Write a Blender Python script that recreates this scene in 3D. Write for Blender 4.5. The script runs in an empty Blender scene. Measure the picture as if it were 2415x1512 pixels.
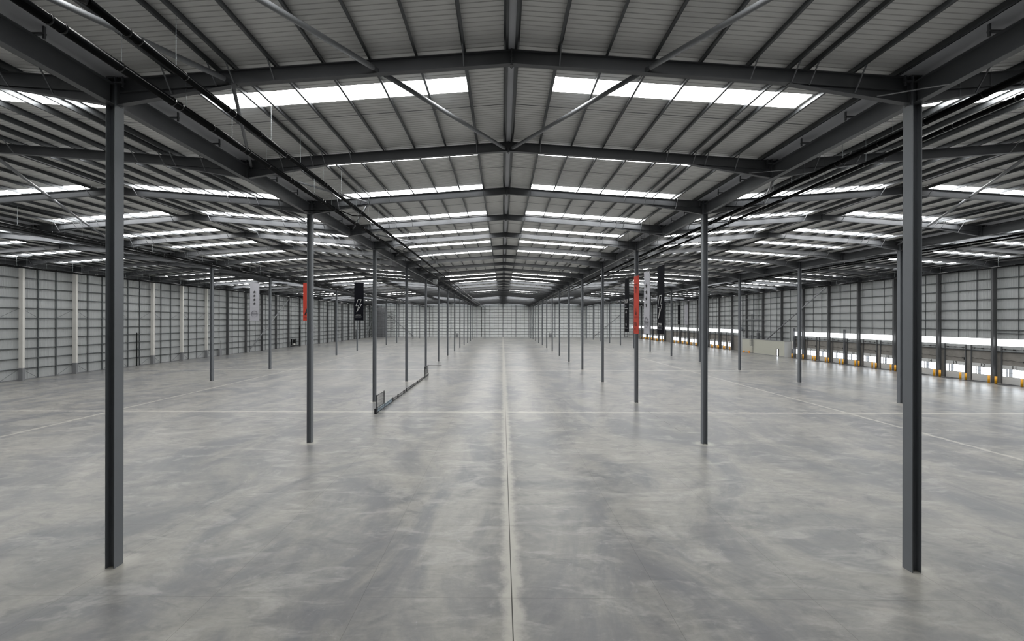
import bpy, math, random
from mathutils import Vector, Matrix
random.seed(7)
S = bpy.context.scene
C = S.collection

# ------------------------------------------------------------------ camera, world, exposure
W_, H_ = 2415, 1512
FPX, CX, CY = 939.0, 1179.34, 757.25
CAM = (-0.3467, 0.3705, 9.6902)
cd = bpy.data.cameras.new('camera')
cd.sensor_fit = 'HORIZONTAL'; cd.sensor_width = 36.0
cd.lens = FPX / W_ * 36.0
cd.shift_x = (W_ / 2 - CX) / W_
cd.shift_y = (CY - H_ / 2) / W_
cd.clip_start = 0.1; cd.clip_end = 1000
cam = bpy.data.objects.new('camera', cd); C.objects.link(cam)
cam.location = CAM
cam.rotation_euler = (Matrix.Rotation(0.0057, 3, 'Z') @ Matrix.Rotation(math.pi / 2, 3, 'X') @ Matrix.Rotation(0.0016, 3, 'Z')).to_euler()
S.camera = cam

world = bpy.data.worlds.new('world'); S.world = world
world.use_nodes = True
world.node_tree.nodes['Background'].inputs[0].default_value = (0.72, 0.78, 0.85, 1)
world.node_tree.nodes['Background'].inputs[1].default_value = 1.0

SKY = 17.0          # daylight through the translucent roof panels
GLASS = 5.0         # daylight through the wall glazing
S.view_settings.view_transform = 'Standard'
S.view_settings.look = 'None'
S.view_settings.exposure = 0.0
S.view_settings.gamma = 1.0
S.view_settings.use_curve_mapping = False
cy = S.cycles
cy.max_bounces = 6; cy.diffuse_bounces = 4; cy.glossy_bounces = 3; cy.transmission_bounces = 2
cy.caustics_reflective = False; cy.caustics_refractive = False
cy.sample_clamp_indirect = 8.0
cy.use_denoising = True
cy.adaptive_threshold = 0.015

# ------------------------------------------------------------------ dimensions
SP = 31.3                   # roof span
HS = SP / 2                 # 15.65
ZT, SL = 20.30, 0.072       # top of rafter at the ridge, roof slope
PD = 0.24                   # purlin depth
ZR = ZT + PD + 0.01         # roof sheet at the ridge
Y0, Y1 = -20.0, 240.0
XW = 78.3                   # side walls
FR = [16 + 8 * i for i in range(28)]      # frames at 16 .. 232
SPANS = [0, -1, 1, -2, 2]
PURL = [0.22, 1.87, 3.75, 5.58, 7.42, 9.28, 10.87, 11.56, 13.32, 14.95]
PIT, SKY0 = 64 / 9, 17.84     # rooflight pitch and first start
SPAN_NAME = {0: 'central roof span', -1: 'inner left roof span', 1: 'inner right roof span',
             -2: 'outer left roof span', 2: 'outer right roof span'}
ORD = ['first', 'second', 'third', 'fourth', 'fifth', 'sixth', 'seventh', 'eighth', 'ninth', 'tenth', 'eleventh', 'twelfth',
       'thirteenth', 'fourteenth', 'fifteenth', 'sixteenth', 'seventeenth', 'eighteenth', 'nineteenth', 'twentieth',
       'twenty-first', 'twenty-second', 'twenty-third', 'twenty-fourth', 'twenty-fifth', 'twenty-sixth', 'twenty-seventh',
       'twenty-eighth', 'twenty-ninth', 'thirtieth', 'thirty-first', 'thirty-second', 'thirty-third', 'thirty-fourth']

def zt(x):                  # rafter top at x from a ridge
    return ZT - SL * abs(x)
def zr(x):
    return ZR - SL * abs(x)

def px(x, y, z):
    d = y - CAM[1]
    if d < 0.5: return None
    return 1184.7 + (x - CAM[0]) * FPX / d, 757.3 - (z - CAM[2]) * FPX / d
def vis(x, y, z, m=30):
    p = px(x, y, z)
    return p is not None and -m < p[0] < W_ + m and -m < p[1] < H_ + m

# ------------------------------------------------------------------ materials
def mat(name, col=(.5, .5, .5), rough=.6, metal=0.0, emit=None, es=0.0, noise=0.0, nscale=2.0, spec=None):
    m = bpy.data.materials.new(name); m.use_nodes = True
    nt = m.node_tree; b = nt.nodes['Principled BSDF']
    b.inputs['Base Color'].default_value = (*col, 1)
    b.inputs['Roughness'].default_value = rough
    b.inputs['Metallic'].default_value = metal
    if spec is not None: b.inputs['Specular IOR Level'].default_value = spec
    if emit:
        b.inputs['Emission Color'].default_value = (*emit, 1); b.inputs['Emission Strength'].default_value = es
    if noise:
        tc = nt.nodes.new('ShaderNodeTexCoord'); n = nt.nodes.new('ShaderNodeTexNoise')
        n.inputs['Scale'].default_value = nscale; n.inputs['Detail'].default_value = 5
        nt.links.new(tc.outputs['Object'], n.inputs['Vector'])
        mx = nt.nodes.new('ShaderNodeMix'); mx.data_type = 'RGBA'
        mx.inputs[6].default_value = (*[c * (1 - noise) for c in col], 1)
        mx.inputs[7].default_value = (*[min(1, c * (1 + noise)) for c in col], 1)
        nt.links.new(n.outputs['Fac'], mx.inputs[0]); nt.links.new(mx.outputs[2], b.inputs['Base Color'])
    return m

M = {}
M['steel'] = mat('dark_grey_paint', (.105, .110, .118), .42, noise=.15, nscale=1.2)
M['steel_dk'] = mat('charcoal_paint', (.085, .088, .092), .5, noise=.12, nscale=.8)
M['steel_col'] = mat('grey_column_paint', (.155, .167, .182), .5, noise=.12, nscale=.8)
M['galv'] = mat('galvanised_steel', (.085, .09, .095), .36, .5, noise=.25, nscale=3)
M['galv_rod'] = mat('galvanised_rod', (.30, .33, .34), .5, .6)
M['tube'] = mat('grey_tube_paint', (.20, .208, .22), .42)
M['roof'] = mat('roof_liner', (.80, .80, .785), .45, noise=.10, nscale=.35)
M['gutter'] = mat('gutter_grey', (.48, .49, .52), .6, noise=.15, nscale=.8)
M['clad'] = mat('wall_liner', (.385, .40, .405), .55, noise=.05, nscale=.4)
M['clad_end'] = mat('wall_liner_lit', (.74, .76, .76), .55, noise=.04, nscale=.4)  # same liner as the side walls; its brighter lighting is put into the colour
M['clad2'] = mat('light_damping_liner', (.13, .13, .135), .6, noise=.2, nscale=.4)  # for the unseen wall behind the camera, darkened to cut light on the near hall
M['rail'] = mat('rail_galvanised', (.085, .095, .10), .5, .3)
M['white_board'] = mat('white_board', (.62, .61, .58), .8, noise=.06, nscale=1.5)
M['grey_paint'] = mat('mid_grey_paint', (.20, .205, .215), .6)
M['conc'] = mat('dado_concrete', (.21, .20, .185), .85, noise=.3, nscale=1.1)
M['black'] = mat('black_paint', (.005, .0055, .006), .16, spec=.22)
M['mesh_black'] = mat('black_rail', (.006, .007, .010), .4)
M['cable'] = mat('black_cable', (.01, .01, .01), .6)
M['door'] = mat('door_white', (.55, .56, .56), .45, noise=.03)
M['pane'] = mat('daylight_pane', (.8, .8, .8), .15, emit=(.88, .94, 1), es=GLASS)
M['pane_dim'] = mat('grey_pane', (.25, .28, .32), .1, emit=(.85, .92, 1), es=.25)
M['band'] = mat('translucent_band', (.8, .8, .8), .3, emit=(.97, .99, 1), es=GLASS * .6)
M['sky'] = mat('translucent_rooflight', (.8, .8, .8), .35, emit=(1, 1, .985), es=SKY)
M['yellow'] = mat('safety_yellow', (.78, .36, .008), .45)
M['orange'] = mat('safety_orange', (.8, .3, .02), .5)
M['cream'] = mat('cream_panel', (.46, .46, .40), .6, noise=.04)
M['red'] = mat('red_cloth', (.42, .032, .014), .8, noise=.12, nscale=1.5)
M['wcloth'] = mat('pale_grey_cloth', (.38, .38, .415), .8, noise=.06, nscale=1.5)
M['bcloth'] = mat('black_cloth', (.005, .0055, .008), .9, spec=.1, noise=.2, nscale=1.5)
M['ink'] = mat('black_ink', (.006, .006, .006), .8)
M['inkred'] = mat('dark_ink_on_red', (.05, .012, .01), .8)
M['inkgrey'] = mat('grey_ink', (.16, .16, .18), .8)
M['inkwhite'] = mat('white_ink', (.55, .55, .55), .8)
M['bluegrey'] = mat('blue_grey_sheet', (.20, .27, .32), .35)
M['pit'] = mat('dock_plate_black', (.012, .012, .013), .6)
M['kerb'] = mat('kerb_concrete', (.42, .41, .38), .7, noise=.1)

# floor ---------------------------------------------------------------
def floor_material():
    m = bpy.data.materials.new('power_floated_concrete'); m.use_nodes = True
    nt = m.node_tree; N = nt.nodes; L = nt.links; b = N['Principled BSDF']
    tc = N.new('ShaderNodeTexCoord'); sep = N.new('ShaderNodeSeparateXYZ'); L.new(tc.outputs['Object'], sep.inputs[0])
    def mth(op, a, c=None, d=None, clamp=False):
        n = N.new('ShaderNodeMath'); n.operation = op; n.use_clamp = clamp
        for i, v in enumerate((a, c, d)):
            if v is None: continue
            if isinstance(v, (int, float)): n.inputs[i].default_value = v
            else: L.new(v, n.inputs[i])
        return n.outputs[0]
    def noise(scale, detail=6, rough=.6, dist=0.0, stretch=(1, 1, 1), off=(0, 0, 0)):
        mp = N.new('ShaderNodeMapping'); mp.inputs['Scale'].default_value = stretch; mp.inputs['Location'].default_value = off
        L.new(tc.outputs['Object'], mp.inputs[0])
        n = N.new('ShaderNodeTexNoise'); n.inputs['Scale'].default_value = scale; n.inputs['Detail'].default_value = detail
        n.inputs['Roughness'].default_value = rough; n.inputs['Distortion'].default_value = dist
        L.new(mp.outputs[0], n.inputs['Vector']); return n.outputs['Fac']
    def ramp(f, a, c):
        n = N.new('ShaderNodeMapRange'); n.interpolation_type = 'SMOOTHSTEP'
        L.new(f, n.inputs[0]); n.inputs[1].default_value = a; n.inputs[2].default_value = c; return n.outputs[0]
    def mix(f, c1, c2):
        n = N.new('ShaderNodeMix'); n.data_type = 'RGBA'
        if isinstance(f, float): n.inputs[0].default_value = f
        else: L.new(f, n.inputs[0])
        for i, c in ((6, c1), (7, c2)):
            if isinstance(c, tuple): n.inputs[i].default_value = (*c, 1)
            else: L.new(c, n.inputs[i])
        return n.outputs[2]
    X, Y = sep.outputs[0], sep.outputs[1]
    n1 = noise(.17, 8, .66, 1.2, (1, .6, 1))
    n2 = noise(.55, 8, .65, 1.6, (.6, 1, 1), (31, 7, 0))
    n3 = noise(.75, 7, .62, .9, (.45, 1.1, 1), (3, 57, 0))
    n4 = noise(9, 6, .7, 0, (1, 1, 1))
    nw = noise(1.3, 6, .7, 0, (1, 1, 1), (11, 3, 0))
    c = mix(ramp(n1, .36, .62), (.135, .140, .149), (.258, .252, .232))
    c = mix(mth('MULTIPLY', ramp(n2, .52, .70), .62), c, (.092, .096, .105))
    c = mix(mth('MULTIPLY', ramp(n3, .50, .68), .55), c, (.36, .353, .333))
    c = mix(mth('MULTIPLY', ramp(n3, .48, .32), .45), c, (.135, .137, .142))
    c = mix(mth('MULTIPLY', ramp(noise(.9, 9, .75, 2.5, (1, .7, 1), (77, 1, 0)), .60, .78), .5), c, (.46, .465, .48))
    c = mix(mth('MULTIPLY', ramp(noise(.35, 5, .6, .5, (1, 1, 1), (7, 91, 0)), .55, .75), .22), c, (.40, .36, .33))
    c = mix(mth('MULTIPLY', ramp(noise(2.6, 9, .75, .8, (.5, 1.2, 1), (5, 5, 0)), .42, .62), .30), c, (.125, .125, .127))
    c = mix(mth('MULTIPLY', n4, .16), c, (.17, .17, .17))
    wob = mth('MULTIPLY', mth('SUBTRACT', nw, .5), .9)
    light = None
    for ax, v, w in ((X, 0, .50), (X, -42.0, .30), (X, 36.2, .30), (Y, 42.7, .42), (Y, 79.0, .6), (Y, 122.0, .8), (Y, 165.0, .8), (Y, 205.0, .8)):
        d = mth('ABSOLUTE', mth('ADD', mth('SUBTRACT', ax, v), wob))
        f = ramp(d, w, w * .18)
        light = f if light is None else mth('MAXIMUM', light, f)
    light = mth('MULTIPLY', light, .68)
    # pale patches round the column bases
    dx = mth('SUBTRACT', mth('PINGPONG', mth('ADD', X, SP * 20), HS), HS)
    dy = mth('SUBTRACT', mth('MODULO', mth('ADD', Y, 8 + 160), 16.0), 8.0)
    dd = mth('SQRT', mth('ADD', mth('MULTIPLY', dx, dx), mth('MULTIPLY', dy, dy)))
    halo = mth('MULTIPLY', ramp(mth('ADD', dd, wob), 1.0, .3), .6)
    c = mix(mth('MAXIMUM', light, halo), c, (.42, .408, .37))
    # saw cuts
    cut = None
    def addcut(d, w, k):
        nonlocal cut
        f = mth('MULTIPLY', ramp(d, w, w * .5), k)
        cut = f if cut is None else mth('MAXIMUM', cut, f)
    g = mth('ABSOLUTE', mth('SUBTRACT', mth('MODULO', mth('ADD', X, 5.25 * 40 + 2.625), 5.25), 2.625))
    addcut(g, .011, .42)
    for v in (9.4, 14.3, 19.2, 26.7, 34.7):
        addcut(mth('ABSOLUTE', mth('SUBTRACT', Y, v)), .011, .38)
    gr = mth('MULTIPLY', ramp(mth('ABSOLUTE', X), .022, .015), ramp(Y, 60, 30))
    cut = mth('MAXIMUM', cut, gr)
    gap = mth('MULTIPLY', ramp(mth('ABSOLUTE', mth('SUBTRACT', X, 15.35)), .03, .02),
              mth('MULTIPLY', mth('MULTIPLY', mth('GREATER_THAN', Y, 34.5), mth('LESS_THAN', Y, 44.5)), mth('GREATER_THAN', mth('MODULO', Y, 2.3), .9)))
    cut = mth('MAXIMUM', cut, mth('MULTIPLY', gap, .85))
    c = mix(cut, c, (.03, .028, .025))
    L.new(c, b.inputs['Base Color'])
    L.new(mth('ADD', mth('MULTIPLY', n3, .04), .27), b.inputs['Roughness'])
    b.inputs['Specular IOR Level'].default_value = .20
    return m
M['floor'] = floor_material()

# ------------------------------------------------------------------ mesh helpers
class MB:
    def __init__(self): self.v = []; self.f = []
    def quad(self, a, b, c, d):
        i = len(self.v); self.v += [a, b, c, d]; self.f.append((i, i + 1, i + 2, i + 3)); return self
    def poly(self, pts):
        i = len(self.v); self.v += list(pts); self.f.append(tuple(range(i, i + len(pts)))); return self
    def box(self, x0, x1, y0, y1, z0, z1):
        i = len(self.v)
        self.v += [(x0, y0, z0), (x1, y0, z0), (x1, y1, z0), (x0, y1, z0), (x0, y0, z1), (x1, y0, z1), (x1, y1, z1), (x0, y1, z1)]
        for q in ((0, 3, 2, 1), (4, 5, 6, 7), (0, 1, 5, 4), (1, 2, 6, 5), (2, 3, 7, 6), (3, 0, 4, 7)):
            self.f.append(tuple(i + k for k in q))
        return self
    def prism(self, prof, p0, p1, up=(0, 0, 1), shear=False):
        """profile (s, t) swept p0 -> p1; s sideways, t along up"""
        p0 = Vector(p0); p1 = Vector(p1); d = (p1 - p0).normalized(); up = Vector(up)
        s = d.cross(up).normalized(); t = up if shear else s.cross(d).normalized()
        i = len(self.v); n = len(prof)
        for p in (p0, p1):
            for a, b in prof: self.v.append(tuple(p + s * a + t * b))
        for k in range(n):
            j = (k + 1) % n; self.f.append((i + k, i + j, i + n + j, i + n + k))
        self.f.append(tuple(i + k for k in reversed(range(n)))); self.f.append(tuple(i + n + k for k in range(n)))
        return self
    def tube(self, p0, p1, r, n=12):
        d = (Vector(p1) - Vector(p0)).normalized()
        up = (0, 0, 1) if abs(d.z) < .9 else (0, 1, 0)
        return self.prism([(r * math.cos(2 * math.pi * k / n), r * math.sin(2 * math.pi * k / n)) for k in range(n)], p0, p1, up)
    def path(self, pts, r, n=8):
        for a, b in zip(pts, pts[1:]): self.tube(a, b, r, n)
        return self
    def prism_poly(self, pts, off):
        """polygon pts (3-D) extruded by vector off"""
        o = Vector(off); i = len(self.v); n = len(pts)
        self.v += [tuple(p) for p in pts] + [tuple(Vector(p) + o) for p in pts]
        self.f.append(tuple(i + k for k in range(n))); self.f.append(tuple(i + n + k for k in reversed(range(n))))
        for k in range(n):
            j = (k + 1) % n; self.f.append((i + j, i + k, i + n + k, i + n + j))
        return self
    def build(self, name, m, parent=None, smooth=False, loc=None):
        me = bpy.data.meshes.new(name); me.from_pydata(self.v, [], self.f); me.materials.append(m); me.update()
        if smooth:
            for p in me.polygons: p.use_smooth = len(p.vertices) == 4
        o = bpy.data.objects.new(name, me); C.objects.link(o)
        if parent: o.parent = parent
        if loc: o.location = loc
        return o

def isec(w, d, tf, tw, top=0.0):
    """I section, width w, depth d, top edge at t=top"""
    a, b = w / 2, tw / 2
    t0, t1 = top - d, top
    return [(-a, t0), (a, t0), (a, t0 + tf), (b, t0 + tf), (b, t1 - tf), (a, t1 - tf), (a, t1), (-a, t1), (-a, t1 - tf), (-b, t1 - tf), (-b, t0 + tf), (-a, t0 + tf)]

def tag(o, label, cat, group=None, kind=None):
    if label: o['label'] = label
    if cat: o['category'] = cat
    if group: o['group'] = group
    if kind: o['kind'] = kind
    return o
def struct(o): o['kind'] = 'structure'; return o
def thing(name, label, cat, loc=(0, 0, 0), group=None):
    o = bpy.data.objects.new(name, None); C.objects.link(o); o.location = loc; o.empty_display_size = .2
    return tag(o, label, cat, group)
def dup(o, parent=None, loc=None):
    c = o.copy(); C.objects.link(c)
    if parent: c.parent = parent
    if loc is not None: c.location = loc
    for ch in list(o.children): dup(ch, c)
    return c
def ordn(k): return ORD[k]

# ------------------------------------------------------------------ structure: floor
struct(MB().quad((-XW - .2, Y0, 0), (XW + .2, Y0, 0), (XW + .2, Y1 + .2, 0), (-XW - .2, Y1 + .2, 0)).build('floor', M['floor']))

# ------------------------------------------------------------------ structure: roof sheets with ribs, rooflights
RP = PIT / 32
def sheet(span, sgn):
    cx = span * SP
    mb = MB(); wins = []
    n0 = int((Y0 - SKY0) / RP) ; n1 = int((Y1 - SKY0) / RP) + 1
    def P(x, y, dz=0): return (cx + sgn * x, y, zr(x) + dz)
    for i in range(n0, n1 + 1):
        y = SKY0 + i * RP
        ya, yb, yc, yd = y, y + RP * .62, y + RP * .70, y + RP * .92
        prof = [(ya, 0), (yb, 0), (yc, .022), (yd, .022), (y + RP, 0)]
        lit = ((i % 32) < 5 or i in (62, 63)) and i > -40
        for x0, x1 in ((0.0, 1.95), (1.95, 13.2), (13.2, 15.05)):
            if lit and x0 == 1.95: continue
            for (a, za), (b, zb) in zip(prof, prof[1:]):
                mb.quad(P(x0, a, za), P(x1, a, za), P(x1, b, zb), P(x0, b, zb))
        if (i % 32) == 0 and i > -40: wins.append(y)
    return mb, wins
WN = 0
win_mesh = {}
for span in SPANS:
    for sgn in (-1, 1):
        mb, wins = sheet(span, sgn)
        struct(mb.build('ceiling', M['roof']))
        for y in wins:
            if y < -14 or y > 238: continue
            wide = 2 if abs(y - SKY0 - 2 * PIT) < .1 else 0
            if wide: y -= 2 * RP
            key = (sgn, wide)
            if key not in win_mesh:
                w = MB()
                for k in range(5 + wide):
                    a, b2 = k * RP, (k + 1) * RP
                    w.quad((sgn * 1.95, a, zr(1.95)), (sgn * 13.2, a, zr(13.2)), (sgn * 13.2, b2, zr(13.2)), (sgn * 1.95, b2, zr(1.95)))
                WN += 1
                o = w.build('window_%d' % WN, M['sky']); win_mesh[key] = o.data
            else:
                WN += 1
                o = bpy.data.objects.new('window_%d' % WN, win_mesh[key]); C.objects.link(o)
            o.location = (span * SP, y, 0); struct(o)
    # ridge closure sheet
    struct(MB().box(span * SP - .13, span * SP + .13, Y0, Y1, ZT + .015, ZT + .035).build('trim_%d' % (span + 3), M['gutter']))

# ------------------------------------------------------------------ structure: walls
RB = .2
def ribbed(axis, a0, a1, z0, z1, pos, into, gable=None):
    """ribbed liner sheet along axis ('y' for side walls, 'x' for the end wall)"""
    mb = MB(); n = max(1, round((a1 - a0) / RB)); s = (a1 - a0) / n
    for i in range(n):
        a = a0 + i * s
        pr = [(a, 0), (a + s * .6, 0), (a + s * .7, .02), (a + s * .9, .02), (a + s, 0)]
        for (p, dp), (q, dq) in zip(pr, pr[1:]):
            if axis == 'y':
                mb.quad((pos + into * dp, p, z0), (pos + into * dq, q, z0), (pos + into * dq, q, z1), (pos + into * dp, p, z1))
            else:
                zp, zq = gable(p), gable(q)
                mb.quad((p, pos + into * dp, z0), (q, pos + into * dq, z0), (q, pos + into * dq, zq), (p, pos + into * dp, zp))
    return mb
WT = 19.25
struct(ribbed('y', Y0, Y1, 0, WT, -XW, 1).build('wall_left', M['clad']))
def gab(x):
    r = (abs(x) + HS) % SP - HS
    return zr(min(abs(r), 15.0)) - .03
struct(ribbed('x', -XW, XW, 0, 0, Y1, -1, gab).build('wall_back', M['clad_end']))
mb = MB().box(-XW, XW, Y0 - .2, Y0, 0, 20.5); struct(mb.build('wall_front', M['clad2']))

DOOR_BAYS = [48, 56, 64, 72, 80, 88, 96] + [136, 144, 152, 160, 168, 176] + [192, 200, 208, 216]
BOX0, BOX1 = 109.0, 128.0
ZC, ZB0, ZB1 = 4.97, 5.88, 6.98
for a, b in ((Y0, 108.0), (132.0, Y1)):
    struct(ribbed('y', a, b, ZB1, WT, XW, -1).build('wall_right', M['clad']))
    struct(ribbed('y', a, b, ZC, ZB0, XW, -1).build('wall_right', M['clad']))
    struct(MB().box(XW - .04, XW + .16, a, b, 0, ZC).build('wall_right', M['conc']))
struct(ribbed('y', 108.0, 132.0, 0, WT, XW, -1).build('wall_right', M['clad']))
struct(MB().box(XW - .06, XW + .1, 107.8, 109.9, 0, 4.3).build('wall_right', M['white_board']))
y = Y0
while y < Y1:
    if not (104 <= y < 132):
        e = y + 8
        WN += 1
        struct(MB().box(XW - .01, XW + .01, y, min(e, 107.9 if y < 108 else e), ZB0, ZB1).build('window_%d' % WN, M['band']))
    elif y == 104 or y == 128:
        WN += 1
        a, b = (104, 107.9) if y == 104 else (132, 136)
        struct(MB().box(XW - .01, XW + .01, a, b, ZB0, ZB1).build('window_%d' % WN, M['band']))
    y += 8
# gutter soffits over the valleys and trims
k = 10
for s in (-1.5, -.5, .5, 1.5):
    x = s * SP
    mb = MB().box(x - .62, x + .62, Y0, Y1, 19.22, 19.25)
    for sg in (-1, 1): mb.quad((x + sg * .62, Y0, 19.22), (x + sg * .62, Y1, 19.22), (x + sg * .62, Y1, 19.50), (x + sg * .62, Y0, 19.50))
    struct(mb.build('trim_%d' % k, M['gutter'])); k += 1
for sg in (-1, 1):
    struct(MB().box(min(sg * 77.5, sg * XW), max(sg * 77.5, sg * XW), Y0, Y1, 19.22, 19.26).build('trim_%d' % k, M['gutter'])); k += 1
# dark base strip of the left and end walls
struct(MB().box(-XW, -XW + .10, Y0, Y1, 0, .16).build('baseboard_left', M['grey_paint']))
struct(MB().box(-XW, XW, Y1 - .10, Y1, 0, .16).build('baseboard_back', M['grey_paint']))

# ------------------------------------------------------------------ interior columns
col_prof = isec(.375, .36, .032, .022, .18)
def col_mesh(z1, w=.36, d=.375):
    # web runs across the hall (X), flanges face the aisles
    mb = MB()
    mb.box(-w / 2, -w / 2 + .03, -d / 2, d / 2, 0, z1)
    mb.box(w / 2 - .03, w / 2, -d / 2, d / 2, 0, z1)
    mb.box(-w / 2 + .03, w / 2 - .03, -.011, .011, 0, z1)
    return mb
ROWN = {-1.5: 'far left column row', -.5: 'column row left of the aisle', .5: 'column row right of the aisle', 1.5: 'far right column row'}
proto = None
for s in (-.5, .5, -1.5, 1.5):
    k = 0
    for i in range(1, 15):
        x, y = s * SP, 16.0 * i
        if not vis(x, y, 5, 10): continue
        lab = 'slender dark steel column, %s from the camera, %s' % (ordn(k), ROWN[s]) if k else \
              'nearest dark grey steel column of the %s' % ROWN[s]
        k += 1
        root = thing('steel_column', lab, 'column', (x, y, 0), 'steel columns in the ' + ROWN[s])
        if proto is None:
            sh = col_mesh(19.2).build('shaft', M['steel_col'], root)
            cp = MB()
            for z in (18.14, 19.17):
                for g in (-1, 1): cp.box(-.15, .15, g * .012 if g > 0 else -.18, .18 if g > 0 else -.012, z, z + .02)
            st = cp.build('stiffener', M['steel_col'], root)
            proto = (sh, st)
        else:
            for p in proto: dup(p, root)

# ------------------------------------------------------------------ portal rafters
HL = 10.9          # haunch tip from the ridge
XE = HS - .19      # rafter end
RD = .55
def rafter_mesh(sg):
    mb = MB()
    prof = isec(.21, RD, .022, .016, 0)
    mb.prism(prof, (0, 0, zt(0)), (sg * XE, 0, zt(XE)))
    # end plate
    mb.box(sg * XE - .015, sg * XE + .015, -.12, .12, 18.12, zt(XE) + .04)
    return mb
def haunch_mesh(sg):
    mb = MB()
    zb = lambda x: zt(x) - RD
    z2 = 18.18
    mb.prism_poly([(sg * HL, -.008, zb(HL)), (sg * XE, -.008, zb(XE)), (sg * XE, -.008, z2)], (0, .016, 0))
    mb.prism([(-.105, -.022), (.105, -.022), (.105, 0), (-.105, 0)], (sg * (HL - .1), 0, zb(HL) - .002), (sg * XE, 0, z2))
    return mb
def splice_mesh():
    mb = MB().box(-.025, .025, -.115, .115, ZT - RD - .09, ZT + .05)
    for zz in [ZT - RD - .05 + .1 * k for k in range(7)]:
        for g in (-1, 1): mb.box(-.06, .06, g * .07 - .015, g * .07 + .015, zz - .015, zz + .015)
    return mb
STAYX = [1.87, 9.28, 10.87, 11.56, 13.32]
def stay_mesh(x, front=-1):
    zb = zt(abs(x)) - RD
    if abs(x) > HL: zb = (zt(HL) - RD) + (18.18 - (zt(HL) - RD)) * (abs(x) - HL) / (XE - HL)
    return MB().prism([(-.02, -.02), (.02, -.02), (.02, .02), (-.02, .02)], (x, front * .10, zb + .03), (x, front * .62, zt(x) + .05))
FRN = {}
protos = None
stay_prot = {}
for span in SPANS:
    k = 0
    for y in FR:
        cxs = span * SP
        if not (vis(cxs - 15, y, 19, 0) or vis(cxs, y, 20, 0) or vis(cxs + 15, y, 19, 0) or vis(cxs + 8, y, 19.5, 0) or vis(cxs - 8, y, 19.5, 0)): continue
        lab = 'dark haunched roof rafter, %s from the camera across the %s' % (ordn(k), SPAN_NAME[span])
        root = thing('portal_rafter', lab, 'rafter', (cxs, y, 0), 'rafters across the ' + SPAN_NAME[span])
        if protos is None:
            protos = [rafter_mesh(-1).build('rafter', M['steel'], root), rafter_mesh(1).build('rafter', M['steel'], root),
                      haunch_mesh(-1).build('haunch', M['steel'], root), haunch_mesh(1).build('haunch', M['steel'], root),
                      splice_mesh().build('splice_plate', M['steel'], root)]
        else:
            for p in protos: dup(p, root)
        if y <= 96:
            for x in STAYX:
                for sg in (-1, 1):
                    if not vis(cxs + sg * x, y, 19.3, 0): continue
                    if (sg, x) not in stay_prot: stay_prot[(sg, x)] = stay_mesh(sg * x).build('rafter_stay', M['tube'], root)
                    else: dup(stay_prot[(sg, x)], root)
        k += 1

# ------------------------------------------------------------------ valley beams
VB0, VB1 = 18.12, 18.95
for s in (-.5, .5, -1.5, 1.5):
    k = 0; first = None
    for i in range(0, 15):
        x = s * SP; ya, yb = 16.0 * i + .2, 16.0 * (i + 1) - .2
        if not (vis(x, yb, 18.3, 0)): continue
        lab = 'grey valley beam, %s from the camera, %s' % (ordn(k), ROWN[s])
        k += 1
        root = thing('valley_beam', lab, 'beam', (x, ya, 0), 'valley beams along the ' + ROWN[s])
        if first is None:
            g = [MB().prism(isec(.30, VB1 - VB0, .03, .02, 0), (0, 0, VB1), (0, 15.6, VB1)).build('beam', M['steel'], root)]
            g.append(MB().box(-.18, -.155, 7.62, 7.98, VB1, 19.2).box(.155, .18, 7.62, 7.98, VB1, 19.2).box(-.155, .155, 7.79, 7.81, VB1, 19.2)
                     .box(-.18, -.16, 7.62, 7.98, VB0, VB1).box(.16, .18, 7.62, 7.98, VB0, VB1).build('stub_column', M['steel'], root))
            first = g
        else:
            for p in first: dup(p, root)

# gutter brackets: hang from the purlin beside the gutter and reach the valley beam
def bracket_mesh(sg):
    mb = MB()
    mb.box(min(sg * .40, sg * .46), max(sg * .40, sg * .46), -.03, .03, 18.82, 19.22)
    mb.box(min(0, sg * .46), max(0, sg * .46), -.05, .05, 18.955, 19.01)
    return mb
brp = {}
for s in (-.5, .5, -1.5, 1.5):
    for sg in (-1, 1):
        if abs(s) > 1 and sg * s < 0: continue
        side = 'left' if sg < 0 else 'right'
        k = 0
        y = 13.2 if abs(s) < 1 else 37.2
        lim = 64 if abs(s) < 1 else 60
        while y < lim:
            if vis(s * SP + sg * .4, y, 18.9, 0) and abs(y % 8) > .5:
                lab = 'small gutter bracket, %s from camera, %s side, %s' % (ordn(k), side, ROWN[s])
                if sg not in brp: o = bracket_mesh(sg).build('gutter_bracket', M['steel']); brp[sg] = o
                else: o = brp[sg].copy(); C.objects.link(o)
                o.location = (s * SP, y, 0); tag(o, lab, 'bracket', 'gutter brackets above the ' + ROWN[s]); k += 1
            y += 8 / 3

# ------------------------------------------------------------------ purlins
zp = [(-.09, 0), (.006, 0), (.006, PD - .012), (.09, PD - .012), (.09, PD), (-.006, PD), (-.006, .012), (-.078, .012), (-.078, .035), (-.09, .035)]
pur = {}
for span in SPANS:
    for sg in (-1, 1):
        for j, x in enumerate(PURL):
            key = (sg, j)
            side = 'left' if sg < 0 else 'right'
            if key not in pur:
                pr = [(a * sg, b) for a, b in zp]
                if sg < 0: pr = pr[::-1]
                o = MB().prism(pr, (sg * x, 8.0, zt(x)), (sg * x, Y1 - .3, zt(x))).build('roof_purlin', M['galv']); pur[key] = o
            else:
                o = pur[key].copy(); C.objects.link(o)
            o.location = (span * SP, 0, 0)
            tag(o, 'long grey roof purlin, %s %s of the ridge in the %s' % (ordn(j), side, SPAN_NAME[span]), 'purlin', 'purlins of the ' + SPAN_NAME[span])

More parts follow.
